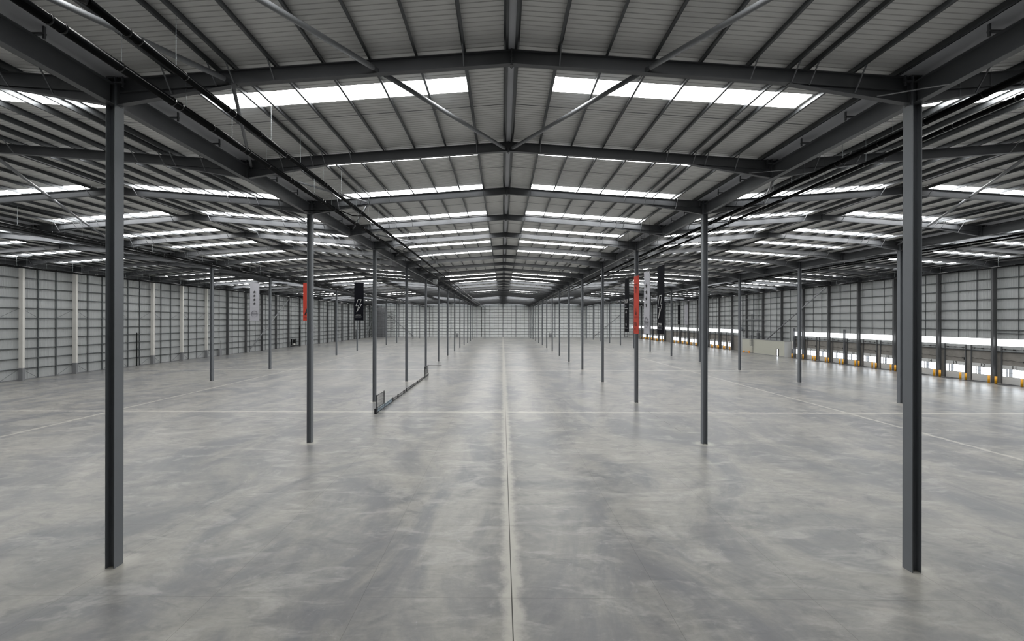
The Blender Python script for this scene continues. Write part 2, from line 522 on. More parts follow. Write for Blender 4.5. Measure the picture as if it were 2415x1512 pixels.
# anti-sag rods between purlins at mid bay
for span in (0, -1, 1):
    for sg in (-1, 1):
        k = 0
        for yb in (20.1, 28.1, 36.1, 44.1, 52.1, 60.1):
            if not (vis(span * SP + sg * 2, yb, 20, 0) or vis(span * SP + sg * 13, yb, 20, 0)): continue
            side = 'left' if sg < 0 else 'right'
            o = MB().tube((span * SP + sg * .2, yb, zt(.2) + .15), (span * SP + sg * 14.95, yb, zt(14.95) + .15), .012, 6).build('tie_rod', M['steel'])
            tag(o, 'thin tie rod, %s from the camera, %s slope, %s' % (ordn(k), side, SPAN_NAME[span]), 'rod', 'tie rods between purlins'); k += 1

# ------------------------------------------------------------------ tubular bracing
def brace(pts, lab, r=.10):
    root = thing('bracing_tube', lab, 'brace', (0, 0, 0), 'tubular bracing')
    for a, b in zip(pts, pts[1:]):
        va, vb = Vector(a), Vector(b); d = (vb - va).normalized()
        MB().tube(va + d * .28, vb - d * .28, r, 14).build('tube', M['tube'], root, smooth=True)
        for p, q in ((va, d), (vb, -d)):
            g = MB().prism([(-.008, -.09), (.008, -.09), (.008, .09), (-.008, .09)], p + q * .02, p + q * .42)
            g.build('gusset', M['steel'], root)
    return root
def zbr(x): return zt(x) - .42
def rp(span, x, y): return (span * SP + x, y, zbr(x))
brace([rp(0, -10.4, 8), rp(0, -5.2, 16)], 'round grey bracing tube, upper left, ending at the nearest rafter')
brace([rp(0, -5.2, 16), rp(0, -.1, 24)], 'round grey bracing tube crossing the nearest left skylight strip, reaching the second rafter peak')
brace([rp(0, 10.4, 8), rp(0, 5.2, 16)], 'round grey bracing tube, upper right, ending at the nearest rafter')
brace([rp(0, 5.2, 16), rp(0, .1, 24)], 'round grey bracing tube crossing the nearest right skylight strip, reaching the second rafter peak')
brace([rp(0, -15.3, 8), rp(0, -11.0, 16)], 'round grey bracing tube at top left beside the black pipes, ending at the nearest haunch')
brace([rp(0, -11.0, 16), rp(0, -15.3, 24)], 'grey bracing tube behind the left black pipes, from nearest haunch to valley beam', .075)
for kq, yq in enumerate((24, 40, 56, 72)):
    for spq, sq, nq in ((0, 1, 'left'), (1, 1, 'right')):
        brace([rp(spq, -15.3, yq), rp(spq, -11.0, yq + 8)], 'short grey bracing tube by the %s valley, %s pair, rising from the beam' % (nq, ordn(kq)), .075)
        brace([rp(spq, -11.0, yq + 8), rp(spq, -15.3, yq + 16)], 'short grey bracing tube beside the %s valley, %s pair, falling to the beam' % (nq, ordn(kq)), .075)
brace([rp(-1, 0.1, 24), rp(-1, -5.2, 32)], 'grey bracing tube in the left roof span, nearest segment at the picture edge')
brace([rp(-1, -5.2, 32), rp(-1, -10.4, 40)], 'grey bracing tube in the left roof span, middle segment crossing a skylight')
brace([rp(-1, -10.4, 40), rp(-1, -15.3, 48)], 'grey bracing tube in the left roof span, farthest segment just left of the big column')
brace([rp(1, -0.1, 24), rp(1, 5.2, 32)], 'grey bracing tube in the right roof span, nearest segment at the picture edge')
brace([rp(1, 5.2, 32), rp(1, 10.4, 40)], 'grey bracing tube in the right roof span, middle segment crossing a skylight')
brace([rp(1, 10.4, 40), rp(1, 15.3, 48)], 'grey bracing tube in the right roof span, farthest segment by the far right column row')
brace([(-77.2, 120.6, .5), (-77.2, 144, 18.0)], 'long diagonal brace climbing the left wall beyond the white banner', .13)
brace([(-77.2, 224.6, .0), (-77.2, 237, 12.8)], 'diagonal brace on the left wall near the far corner', .13)
brace([(77.2, 117.7, 4.3), (77.2, 96.1, 18.0)], 'long diagonal brace climbing the right wall above the cream plant room', .13)
brace([(-69.1, 239.4, 13.5), (-53.6, 239.4, .5)], 'diagonal brace on the end wall near its left corner', .12)
brace([(70.4, 239.4, 13.5), (54.6, 239.4, .5)], 'diagonal brace on the end wall near its right corner', .12)
# flat knee bars between rafter haunch and valley beam (right row)
for y, nm in ((16, 'nearest right column'), (24, 'second rafter end on the right'), (40, 'fourth rafter end on the right')):
    o = MB().prism([(-.04, -.008), (.04, -.008), (.04, .008), (-.04, .008)], (HS - 1.5, y - .12, 18.42), (HS - .18, y - 1.45, 18.10)).build('knee_bar', M['tube'])
    tag(o, 'thin flat bar linking haunch and valley beam at the ' + nm, 'bar', 'flat knee bars')

# ------------------------------------------------------------------ sprinkler pipes
def pipe(x, z, r, y0, y1, lab, drop=False, elbow=None, hz=None, fine=64, rod0=0.0):
    root = thing('sprinkler_pipe', lab, 'pipe', (x, y0, 0), 'black sprinkler main pipes')
    mb = MB()
    pts = [(0, 0, z), (0, y1 - y0, z)]
    mb.tube(pts[0], pts[1], r, 16)
    if drop: mb.tube((0, y1 - y0, z + .05), (0, y1 - y0, .3), r * .9, 10)
    if elbow:
        e = [(elbow, -.7, z), (elbow * .5, -.55, z), (.12 * (1 if elbow > 0 else -1), -.28, z), (0, 0, z)]
        mb.path(e, r, 16)
    mb.build('pipe_run', M['black'], root, smooth=True)
    cp = None; y = y0 + 1.1; k = 0
    while y < min(y1, fine):
        if vis(x, y, z, 0):
            for dy in ((0, .35) if k % 2 == 0 else (0,)):
                if cp is None: cp = MB().tube((0, -.035, z), (0, .035, z), r * 1.13, 16).build('coupling', M['black'], root, smooth=True); cp.location = (0, y - y0, 0)
                else: dup(cp, root, (0, y + dy - y0, 0))
        y += 2.05; k += 1
    hr = None; y = 13.3 + rod0
    xx = (x + HS) % SP - HS
    top = zt(xx) + .1
    while y < min(y1, fine):
        if vis(x, y, z, 0) and y > y0:
            if hr is None: hr = MB().tube((0, 0, z + r * .8), (0, 0, top), .008, 6).build('hanger_rod', M['galv_rod'], root); hr.location = (0, y - y0, 0)
            else: dup(hr, root, (0, y - y0, 0))
        y += 2.667
    return root
pipe(-12.8, 17.95, .14, 6.0, 239.2, 'thick black sprinkler pipe left of the central aisle, nearer the columns', True)
pipe(-11.0, 17.87, .115, 10.5, 239.2, 'thick black sprinkler pipe left of the central aisle, farther from the columns', True, elbow=-1.6)
pipe(17.45, 18.1, .13, 12.0, 239.2, 'black sprinkler pipe right of the central aisle, nearer the columns', True)
pipe(18.65, 17.95, .10, 12.0, 239.2, 'thinner black sprinkler pipe right of the central aisle, farther from the columns', True)
pipe(-44.2, 17.95, .115, 30.0, 239.2, 'black sprinkler pipe beside the far left column row, nearer the columns', True, fine=90)
pipe(-42.4, 17.87, .10, 30.0, 239.2, 'black sprinkler pipe beside the far left column row, farther from the columns', True, fine=90)
pipe(48.75, 18.0, .11, 34.0, 239.2, 'black sprinkler pipe beside the far right column row, nearer the columns', True, fine=90)
pipe(49.95, 17.92, .085, 34.0, 239.2, 'black sprinkler pipe beside the far right column row, farther from the columns', True, fine=90)
pipe(-75.2, 17.9, .11, 50.0, 239.0, 'black sprinkler pipe under the eaves along the left wall', False, fine=130)
pipe(-73.6, 17.85, .10, 50.0, 239.0, 'black sprinkler pipe farther out from the left wall', False, fine=130)
pipe(75.0, 18.0, .11, 50.0, 239.0, 'black sprinkler pipe under the eaves along the right wall', False, fine=130)
# branch pipes linking the mains
def branch(pts, lab, r=.045):
    o = MB().path(pts, r, 10).build('branch_pipe', M['black'], smooth=True); tag(o, lab, 'pipe', 'small black branch pipes')
branch([(-15.5, 30.6, 18.05), (-12.6, 30.6, 18.05), (-12.0, 31.2, 17.85), (-11.1, 31.3, 17.85)], 'small black branch pipe joining the left mains beyond the third rafter')
branch([(17.5, 31.5, 17.95), (17.6, 31.9, 17.7), (18.6, 32.1, 17.8)], 'small curved black branch pipe joining the right mains')
branch([(15.9, 29.5, 18.05), (17.4, 29.5, 18.05)], 'small straight black branch pipe left of the right mains')
branch([(-15.5, 46.6, 18.05), (-12.6, 46.6, 18.05), (-12.0, 47.2, 17.85), (-11.1, 47.3, 17.85)], 'small black branch pipe joining the left mains, second farther one')

# ------------------------------------------------------------------ wall columns
def wcol(boxed):
    g = {}
    return g
def hcol(z1, sg, z0=0.0):
    mb = MB()
    # section depth across X (77.35..78.0), flange width .3 along Y
    a, b = 77.35, 78.0
    xs = sorted((sg * a, sg * (a + .03))); mb.box(xs[0], xs[1], -.15, .15, z0, z1)
    xs = sorted((sg * (b - .03), sg * b)); mb.box(xs[0], xs[1], -.15, .15, z0, z1)
    xs = sorted((sg * (a + .03), sg * (b - .03))); mb.box(xs[0], xs[1], -.012, .012, z0, z1)
    return mb
BOXED = (64, 72, 80, 88, 96, 104)
boxp = stp = None; colp = {}
k = {-1: 0, 1: 0, 'b': 0}
for sg in (-1, 1):
    for i in range(7, 30):
        y = 8.0 * i
        if not vis(sg * 77.6, y, 9, 10): continue
        wall = 'left wall' if sg < 0 else 'right wall'
        if sg < 0 and y in BOXED:
            root = thing('wall_column', 'white boxed-in column with grey foot on the left wall, %s from the camera' % ordn(k['b']), 'column', (0, y, 0), 'white boxed columns on the left wall')
            k['b'] += 1
            if boxp is None:
                a = MB().box(-78.02, -77.35, -.15, .15, 2.0, 18.1).build('casing', M['white_board'], root)
                b = MB().box(-78.02, -77.33, -.17, .17, 0, 2.0).build('casing_foot', M['grey_paint'], root)
                rods = []
                for g in (-1, 1):
                    for za, zb in ((11.6, 10.1), (1.85, .1)):
                        rods.append(MB().tube((-77.9, g * .15, za), (-78.1, g * 2.6, zb), .022, 6).build('stay_rod', M['rail'], root))
                boxp = [a, b] + rods
            else:
                for p in boxp: dup(p, root)
        else:
            lab = 'dark grey steel column against the %s, %s from the camera' % (wall, ordn(k[sg])); k[sg] += 1
            if sg not in colp: o = hcol(18.2, sg).build('wall_column', M['steel_dk']); colp[sg] = o
            else: o = colp[sg].copy(); C.objects.link(o)
            o.location = (0, y, 0)
            tag(o, lab, 'column', 'dark steel columns against the ' + wall)
for sg in (-1, 1):
    side = 'left' if sg < 0 else 'right'
    xs = sorted((sg * 78.08, sg * 78.26))
    o = MB().box(xs[0], xs[1], Y0, Y1 - .5, 18.5, 19.0).build('eaves_beam', M['steel'])
    tag(o, 'dark eaves beam running along the top of the %s wall' % side, 'beam')

# sheeting rails
def rail(p0, p1, lab, grp, h=.075, d=.10):
    a, b = Vector(p0), Vector(p1)
    o = MB().prism([(-d, -h / 2), (d, -h / 2), (d, h / 2), (-d, h / 2)], a, b).build('sheeting_rail', M['rail']); tag(o, lab, 'rail', grp)
for n in range(1, 12):
    z = .2 + 1.64 * n
    rail((-XW + .14, 30, z), (-XW + .14, Y1 - .2, z), 'horizontal steel rail on the left wall, %s above the floor' % ordn(n - 1), 'horizontal rails on the left wall', .085)
    if z > 7.1:
        rail((XW - .14, 30, z), (XW - .14, Y1 - .2, z), 'horizontal rail on the right wall, %s above the glazed strip' % ordn(n - 5), 'horizontal rails on the right wall', .075)
    elif z > 4.4:
        rail((XW - .14, 109.9, z), (XW - .14, 131, z), 'short horizontal rail above the cream plant room, %s one up' % ordn(n - 3), 'horizontal rails above the plant room', .075)
    rail((-XW + .2, Y1 - .14, z), (XW - .2, Y1 - .14, z), 'horizontal steel rail on the far end wall, %s above the floor' % ordn(n - 1), 'horizontal rails on the end wall', .13)
rail((XW - .12, 30, ZC + .03), (XW - .12, 107.8, ZC + .03), 'capping rail over the near concrete dado on the right wall', 'capping rails on the dado', .08, .12)
rail((XW - .12, 132, ZC + .03), (XW - .12, Y1 - .2, ZC + .03), 'capping rail over the far concrete dado on the right wall', 'capping rails on the dado', .08, .12)
rail((XW - .14, 55, 7.9), (XW - .14, 64, 7.9), 'extra horizontal rail above the glazing at the right picture edge', 'extra rails on the right wall', .07)

# vertical wall posts
pp = {}
for side, sg in (('left', -1), ('right', 1)):
    k = 0
    for i in range(6, 29):
        for t in (8 / 3, 16 / 3):
            y = 8.0 * i + t
            if y > 232: continue
            x = sg * (XW - .16)
            if not vis(x, y, 9, 0): continue
            thick = sg < 0 and y < 104
            key = (sg, thick, 104 < y < 132 and sg > 0)
            w = .075 if thick else .03
            z0 = 0.1 if sg < 0 else (4.3 if key[2] else ZB1)
            if key not in pp: o = MB().box(-.05, .05, -w, w, z0, 18.6).build('wall_post', M['rail']); pp[key] = o
            else: o = pp[key].copy(); C.objects.link(o)
            o.location = (x, y, 0)
            tag(o, 'thin vertical steel post on the %s wall, %s from the camera' % (side, ordn(k) if k < 34 else 'number %d' % (k + 1)), 'post', 'thin posts on the %s wall' % side)
            k += 1
SIDE = lambda x: 'left' if x < -.1 else ('right' if x > .1 else 'middle')
kk = {'left': 0, 'right': 0, 'middle': 0}
kt = {'left': 0, 'right': 0}
for j in range(0, 10):
    for sg in ((-1, 1) if j else (1,)):
        x = sg * j * HS / 2
        h = gab(x) - .35
        sd = SIDE(x)
        lab = 'grey steel post in the centre of the far end wall' if sd == 'middle' else 'grey steel post on the far end wall, %s to the %s of its centre' % (ordn(kk[sd]), sd)
        kk[sd] += 1
        o = MB().box(x - .15, x + .15, Y1 - .45, Y1 - .15, 0, h).build('end_wall_post', M['steel_col']); tag(o, lab, 'post', 'thick posts on the end wall')
        for t in (1 / 3, 2 / 3):
            x2s = [x + sg * t * HS / 2] if j else [x + t * HS / 2, x - t * HS / 2]
            for x2 in x2s:
                if abs(x2) > 77: continue
                s2 = SIDE(x2)
                o = MB().box(x2 - .04, x2 + .04, Y1 - .26, Y1 - .18, .1, gab(x2) - .4).build('wall_rod', M['rail'])
                tag(o, 'hair-thin vertical rod on the far end wall, %s to the %s of its centre' % (ordn(kt[s2]), s2), 'rod', 'thin rods on the end wall'); kt[s2] += 1

# ------------------------------------------------------------------ text helper
def text_mesh(s, size, m, name, parent, mw, align='CENTER', sx=1.0, bold=0.0):
    cu = bpy.data.curves.new(name, 'FONT'); cu.body = s; cu.size = size; cu.align_x = align; cu.align_y = 'CENTER'; cu.offset = bold
    cu.extrude = .004
    to = bpy.data.objects.new(name, cu); C.objects.link(to)
    dg = bpy.context.evaluated_depsgraph_get(); dg.update()
    me = bpy.data.meshes.new_from_object(to.evaluated_get(dg)); me.name = name
    bpy.data.objects.remove(to); bpy.data.curves.remove(cu)
    me.materials.clear(); me.materials.append(m)
    o = bpy.data.objects.new(name, me); C.objects.link(o)
    if parent: o.parent = parent
    o.matrix_local = mw @ Matrix.Scale(sx, 4, (1, 0, 0))
    return o
# local frames: 'R' facing -X (seen from the hall, on the right), 'F' facing the camera (-Y)
def frame(kind, loc):
    if kind == 'R': r = Matrix(((0, 0, -1), (-1, 0, 0), (0, 1, 0)))
    else: r = Matrix(((1, 0, 0), (0, 0, -1), (0, 1, 0)))
    return Matrix.Translation(loc) @ r.to_4x4()

# ------------------------------------------------------------------ dock doors
dp = None
DOORS = []
for b in DOOR_BAYS:
    DOORS += [b + .45, b + 4.4]          # near edge of each 2.9 m door
DOORS = [d for d in DOORS if not (103 < d < 131)] + [104.3]
DOORS.sort()
num = {}
base = DOORS.index([d for d in DOORS if 60.3 < d < 60.6][0])
n = 0
for i, d in enumerate(DOORS):
    number = 11 + (i - base)
    if number < 10: continue
    if not (vis(XW, d + 2.9, 2, 0)): continue
    root = thing('dock_door', 'white sectional dock door numbered %d on the right wall' % number, 'door', (XW - .05, d, 0), 'white dock doors on the right wall')
    if dp is None:
        parts = []
        pn = MB()
        for q in range(5): pn.box(-.09, -.03, 0, 2.9, q * .58 + .004, q * .58 + .574)
        parts.append(pn.build('door_panel', M['door'], root))
        # u measured from the far edge; y = 2.9 - u
        fr = MB(); br = MB(); dm = MB()
        rows = ((1.14, 1.70), (1.75, 2.31))
        for z0, z1 in rows:
            for u0, u1 in ((.05, .47), (.68, .80), (1.24, 2.04), (2.09, 2.86)):
                br.box(-.102, -.097, 2.9 - u1, 2.9 - u0, z0, z1)
            for u0, u1 in ((.55, .64), (.86, 1.20)):
                dm.box(-.102, -.097, 2.9 - u1, 2.9 - u0, z0, z1)
        fr.box(-.096, -.09, .02, 2.87, 1.11, 2.34)
        wf = fr.build('window', M['grey_paint'], root)
        w1 = br.build('pane', M['pane'], wf); w2 = dm.build('pane', M['pane_dim'], wf)
        parts.append(wf)
        for yy in (-.12, 3.02):
            g = MB().box(-.14, .0, yy - .06, yy + .06, 0, ZB0).build('guide_rail', M['steel_dk'], root); parts.append(g)
        parts.append(MB().tube((-.08, -.1, 5.35), (-.08, 3.0, 5.35), .035, 8).box(-.14, -.02, 1.3, 1.6, 5.28, 5.42).box(-.14, -.02, 2.5, 2.62, 5.28, 5.42).box(-.14, -.02, .3, .42, 5.28, 5.42).build('spring_shaft', M['cable'], root))
        cpts = [(-.07, 2.95, 3.75), (-.07, 2.3, 3.62), (-.07, 1.9, 3.72), (-.07, 1.5, 3.62), (-.07, .9, 3.55), (-.07, .35, 3.58)]
        cb = MB().path(cpts, .022, 6).box(-.13, -.02, .05, .38, 3.47, 3.65).box(-.13, -.02, -.04, .12, 3.25, 3.55)
        parts.append(cb.build('control_cable', M['cable'], root))
        dp = parts
    else:
        for p in dp: dup(p, root)
    if number < 30:
        text_mesh(str(number), .72, M['ink'], 'door_number', root, frame('R', (-.105, 1.45, 2.60)), bold=.006)
    # dock leveller plate
    o = MB().box(XW - 2.5, XW - .15, d + .2, d + 2.7, .0, .012).build('dock_leveller', M['pit'])
    tag(o, 'black steel dock leveller plate in the floor before door %d' % number, 'dock leveller', 'dock leveller plates')
    # pair of bollards
    for q, (yy, wd) in enumerate(((-.35, 'near'), (2.8, 'far'))):
        bo = MB().tube((0, 0, 0), (0, 0, 1.15), .14, 14)
        if n == 0:
            bpro = bo.build('bollard', M['yellow'], smooth=True); o = bpro
        else: o = bpro.copy(); C.objects.link(o)
        n += 1
        o.location = (77.0, d + yy, 0)
        tag(o, 'yellow steel bollard at the %s side of dock door %d' % (wd, number), 'bollard', 'yellow bollards before the dock doors')
# pale strip in front of the docks
# posts between doors at mid bay where two doors meet a thick post
for y, nm in ((107.6, 'nearest the grey doorway'), (91.9, 'between doors 18 and 19')):
    o = MB().box(77.7, 78.1, y - .1, y + .1, 0, 7.9).build('door_post', M['steel']); tag(o, 'dark steel post on the right wall %s' % nm, 'post', 'dark posts between dock doors')

# ------------------------------------------------------------------ plant room and its fittings
root = thing('plant_room', 'long low cream-panelled plant room against the right wall', 'room', (76.3, BOX0, 0))
MB().box(0, 1.9, 0, BOX1 - BOX0, 0, 4.25).build('wall_panel', M['cream'], root)
MB().box(.05, 1.9, -.02, -.0, 0, 4.2).build('end_panel', M['door'], root)
MB().box(-.05, 1.9, -.05, BOX1 - BOX0 + .05, 4.25, 4.33).build('roof_edge', M['grey_paint'], root)
d = MB().box(-.03, 0, 2.1, 3.3, 0, 2.1).build('door_frame', M['pit'], root)
MB().box(-.04, -.03, 2.5, 2.85, .25, 1.95).build('glass', M['pane'], d)
MB().box(-.02, 0, 0, BOX1 - BOX0, 0, .1).build('skirting', M['grey_paint'], root)
root = thing('door', 'dark grey pedestrian door between the plant room and dock door 22', 'door', (XW - .08, 107.95, 0))
MB().box(-.06, .0, 0, .95, 0, 2.2).build('door_leaf', M['grey_paint'], root)
MB().box(-.03, .0, -.06, 1.01, 0, 2.27).build('door_frame', M['white_board'], root)
# ladder + cage
root = thing('cat_ladder', 'caged steel ladder up the front of the cream plant room', 'ladder', (76.15, 122.3, 0))
for yy in (0, .5): MB().tube((0, yy, 0), (0, yy, 5.6), .035, 6).build('stile', M['steel'], root)
rg = MB()
for q in range(18): rg.tube((0, 0, .3 + q * .3), (0, .5, .3 + q * .3), .02, 6)
rg.build('rungs', M['steel'], root)
cg = MB()
for yy, xx in ((-.15, -.2), (-.1, -.6), (.25, -.8), (.6, -.6), (.65, -.2)): cg.box(xx - .02, xx + .02, yy - .02, yy + .02, 2.3, 5.6)
for zz in (2.3, 3.1, 3.9, 4.7, 5.5): cg.path([(0, -.15, zz), (-.4, -.15, zz), (-.8, .25, zz), (-.4, .65, zz), (0, .65, zz)], .02, 6)
cg.build('cage', M['steel'], root)
for j, (yy, z0, z1, r, nm) in enumerate(((125.2, 4.3, 12.0, .07, 'left of the pair'), (124.6, 4.3, 12.0, .07, 'right of the pair'), (122.6, 10.3, 18.0, .05, 'upper thin one'), (122.1, 10.3, 18.0, .05, 'upper thin one beside the duct'))):
    o = MB().tube((77.5, yy, z0), (77.5, yy, z1), r, 8).build('riser_pipe', M['steel']); tag(o, 'vertical service pipe above the plant room, %s' % nm, 'pipe', 'service pipes above the plant room')
o = MB().tube((77.5, 128.2, 10.2), (77.5, 120.2, 10.2), .09, 8).build('service_duct', M['steel']); tag(o, 'horizontal service duct on the right wall above the plant room', 'duct')
o = MB().tube((77.4, 128.2, 16.9), (77.4, 120.2, 16.9), .06, 8).build('service_pipe', M['steel']); tag(o, 'upper horizontal pipe high on the right wall above the plant room', 'pipe')
root = thing('wall_ladder', 'tall narrow ladder high on the right wall above the plant room', 'ladder', (77.4, 123.4, 0))
for yy in (0, .55): MB().tube((0, yy, 10.3), (0, yy, 18.2), .03, 6).build('stile', M['steel'], root)
rg = MB()
for q in range(18): rg.tube((0, 0, 10.6 + q * .42), (0, .55, 10.6 + q * .42), .02, 6)
rg.build('rungs', M['steel'], root)
root = thing('control_cabinet', 'dark electrical cabinet on top of the cream plant room', 'cabinet', (77.2, 121.0, 4.33))
MB().box(-.3, .3, 0, .8, 0, 1.9).build('cabinet_body', M['steel'], root)
MB().box(-.33, -.3, .1, .7, 2.1, 2.9).build('vent_panel', M['steel'], root)
MB().tube((0, .15, 1.9), (0, .15, 2.6), .05, 6).tube((0, .65, 1.9), (0, .65, 2.6), .05, 6).build('conduit', M['steel'], root)
root = thing('guard_rail', 'low orange guard rail on the floor before the plant room', 'guard rail', (75.8, 123.4, 0))
MB().box(-.06, .06, 0, 3.2, .42, .52).build('rail', M['orange'], root)
for yy in (.25, 2.95): MB().box(-.12, .12, yy - .25, yy + .25, 0, .42).build('foot', M['orange'], root)
root = thing('hose_reel', 'fan unit on the right wall just beyond the plant room', 'fan', (77.6, 130.2, 7.2))
MB().tube((0, 0, 0), (-.5, 0, 0), .65, 16).build('housing', M['steel_col'], root)
MB().tube((0, -.2, .6), (0, -.2, 10.5), .12, 8).build('duct', M['steel'], root)
root.name = 'wall_fan'

# ------------------------------------------------------------------ banners
def banner(kind, loc, m, label, w=1.5, h=None):
    """loc: bottom centre"""
    root = thing('hanging_banner', label, 'banner', loc, 'hanging fabric banners')
    h = h or (6.03 if kind == 'F' else 5.9)
    mb = MB(); nx, nz = 6, 12
    f = frame(kind, (0, 0, 0))
    for side, off in ((1, .012), (-1, -.012)):
        for a in range(nx):
            for b in range(nz):
                q = []
                for da, db in ((0, 0), (1, 0), (1, 1), (0, 1)):
                    u = -w / 2 + w * (a + da) / nx; v = h * (b + db) / nz
                    wv = .035 * math.sin(u * 4 + v * .5) * (v / h) ** 2
                    q.append(tuple(f @ Vector((u, v, off + wv - .03))))
                mb.quad(*(q if side > 0 else q[::-1]))
    mb.build('cloth', m, root)
    rod = MB().tube(f @ Vector((-w / 2 - .05, h, -.02)), f @ Vector((w / 2 + .05, h, -.02)), .025, 8)
    rod.build('top_rod', M['mesh_black'], root)
    wi = MB()
    ztop = zt((loc[0] + HS) % SP - HS) - RD - .08 if kind == 'F' else zt((loc[0] + HS) % SP - HS) - .08
    for u in (-w / 2 + .1, w / 2 - .1):
        p = f @ Vector((u, h, -.02)); wi.tube(p, (p.x, p.y, ztop - loc[2] + .1), .006, 5)
    wi.build('hanging_wire', M['mesh_black'], root)
    return root, f
def flat(root, f, polys, m, name, off=.035):
    mb = MB()
    for pts in polys:
        mb.prism_poly([tuple(f @ Vector((u, v, off))) for u, v in pts], tuple((f.to_3x3() @ Vector((0, 0, .004)))))
    return mb.build(name, m, root)
def bar(a, b, t):
    a = Vector(a); b = Vector(b); d = (b - a).normalized(); n_ = Vector((-d.y, d.x)) * t / 2
    return [tuple(a + n_), tuple(b + n_), tuple(b - n_), tuple(a - n_)]
def star(cx, cy, r):
    return [(cx + (r if k % 2 == 0 else r * .42) * math.sin(k * math.pi / 5), cy + (r if k % 2 == 0 else r * .42) * math.cos(k * math.pi / 5)) for k in range(10)]
def ring(cx, cy, r0, r1, a0=0, a1=360, n=24):
    out = []
    for k in range(n):
        t0 = math.radians(a0 + (a1 - a0) * k / n); t1 = math.radians(a0 + (a1 - a0) * (k + 1) / n)
        out.append([(cx + r0 * math.cos(t0), cy + r0 * math.sin(t0)), (cx + r1 * math.cos(t0), cy + r1 * math.sin(t0)),
                    (cx + r1 * math.cos(t1), cy + r1 * math.sin(t1)), (cx + r0 * math.cos(t1), cy + r0 * math.sin(t1))])
    return out
def star_banner(kind, loc, label):
    r, f = banner(kind, loc, M['wcloth'], label)
    for k_ in range(4): flat(r, f, [star(0, 4.55 - .62 * k_, .25)], M['ink'], 'star')
    flat(r, f, ring(0, 1.05, .42, .52, -40, 220) + ring(0, 1.05, .47, .50, 225, 315), M['inkgrey'], 'emblem_ring')
    text_mesh('BREEAM', .26, M['inkgrey'], 'emblem_text', r, f @ Matrix.Translation((0, 1.07, .036)), bold=.004)
    flat(r, f, [bar((-.2, .86), (.2, .86), .04)], M['inkgrey'], 'emblem_line')
def bolt_banner(kind, loc, label):
    r, f = banner(kind, loc, M['bcloth'], label)
    P = [(-.12, 3.32), (.42, 3.32), (.14, 2.56), (.46, 2.56), (-.36, 1.27), (0, 2.30), (-.46, 2.30)]
    flat(r, f, [bar(P[i], P[(i + 1) % 7], .055) for i in range(7)], M['inkwhite'], 'lightning_bolt')
    text_mesh('..2MVA', .30, M['inkwhite'], 'lettering', r, f @ Matrix.Translation((-.08, .82, .036)))
    flat(r, f, [bar((-.55, .60), (.55, .60), .035)], M['inkgrey'], 'underline')
    text_mesh('Power provision', .14, M['inkgrey'], 'caption', r, f @ Matrix.Translation((-.05, .43, .036)))
def arrow(x, y0, y1):
    s = 1 if y1 > y0 else -1
    return [bar((x, y0), (x, y1), .07), bar((x, y1), (x - .2, y1 - s * .32), .07), bar((x, y1), (x + .2, y1 - s * .32), .07)]
star_banner('F', (-40.05, 63.92, 9.72), 'pale grey banner with four black stars, hanging over the left floor')
bolt_banner('F', (-23.3, 63.92, 9.77), 'black banner with white lightning bolt, hanging left of the second near-left column')
r, f = banner('F', (-31.5, 63.92, 9.72), M['red'], 'red banner half hidden behind the second column left of the aisle')
flat(r, f, [bar((-.45, .85), (0, 2.1), .16), bar((.45, .85), (0, 2.1), .16), bar((-.25, 1.3), (.25, 1.3), .12)], M['ink'], 'letter')
flat(r, f, [bar((-.5, .45), (.3, .45), .05)], M['inkred'], 'underline')
r, f = banner('R', (13.32, 44.3, 8.52), M['bcloth'], 'black banner with white arrows and 18.0, farthest of the four right banners')
text_mesh('18.0', .62, M['inkwhite'], 'lettering', r, f @ Matrix.Translation((-.05, 3.35, .036)), sx=1.0)
text_mesh('metre', .26, M['inkgrey'], 'caption', r, f @ Matrix.Translation((-.2, 2.85, .036)))
flat(r, f, [bar((-.5, 2.55), (.5, 2.55), .06), bar((-.5, .42), (.5, .42), .06)], M['inkwhite'], 'end_lines')
flat(r, f, arrow(0, 1.65, 2.38), M['inkwhite'], 'up_arrow'); flat(r, f, arrow(0, 1.3, .6), M['inkwhite'], 'down_arrow')
r, f = banner('R', (13.32, 41.15, 8.42), M['red'], 'red banner with black arrows in front of the third right column')
flat(r, f, [bar((-.5, 5.05), (.5, 5.05), .06), bar((-.5, 1.72), (.5, 1.72), .06)], M['inkred'], 'end_lines')
flat(r, f, arrow(0, 4.15, 4.85), M['inkred'], 'up_arrow'); flat(r, f, arrow(0, 2.6, 1.9), M['inkred'], 'down_arrow')
text_mesh('783,', .52, M['inkred'], 'lettering', r, f @ Matrix.Translation((-.1, .95, .036)))
text_mesh('sq ft', .22, M['inkred'], 'caption', r, f @ Matrix.Translation((-.2, .5, .036)))
star_banner('R', (13.32, 38.2, 8.52), 'pale grey banner with four black stars, hanging right of the central aisle')
bolt_banner('R', (13.32, 34.9, 8.6), 'black banner with white lightning bolt, nearest of the four right banners')
r, f = banner('R', (53.32, 121.8, 8.7), M['bcloth'], 'small distant black banner before the right wall')
text_mesh('18.0', .5, M['inkgrey'], 'lettering', r, f @ Matrix.Translation((0, 1.2, .036)))
r, f = banner('R', (53.32, 117.0, 8.7), M['wcloth'], 'small distant pale banner before the right wall', w=2.0)
flat(r, f, ring(0, .95, .2, .3), M['inkgrey'], 'emblem_ring')

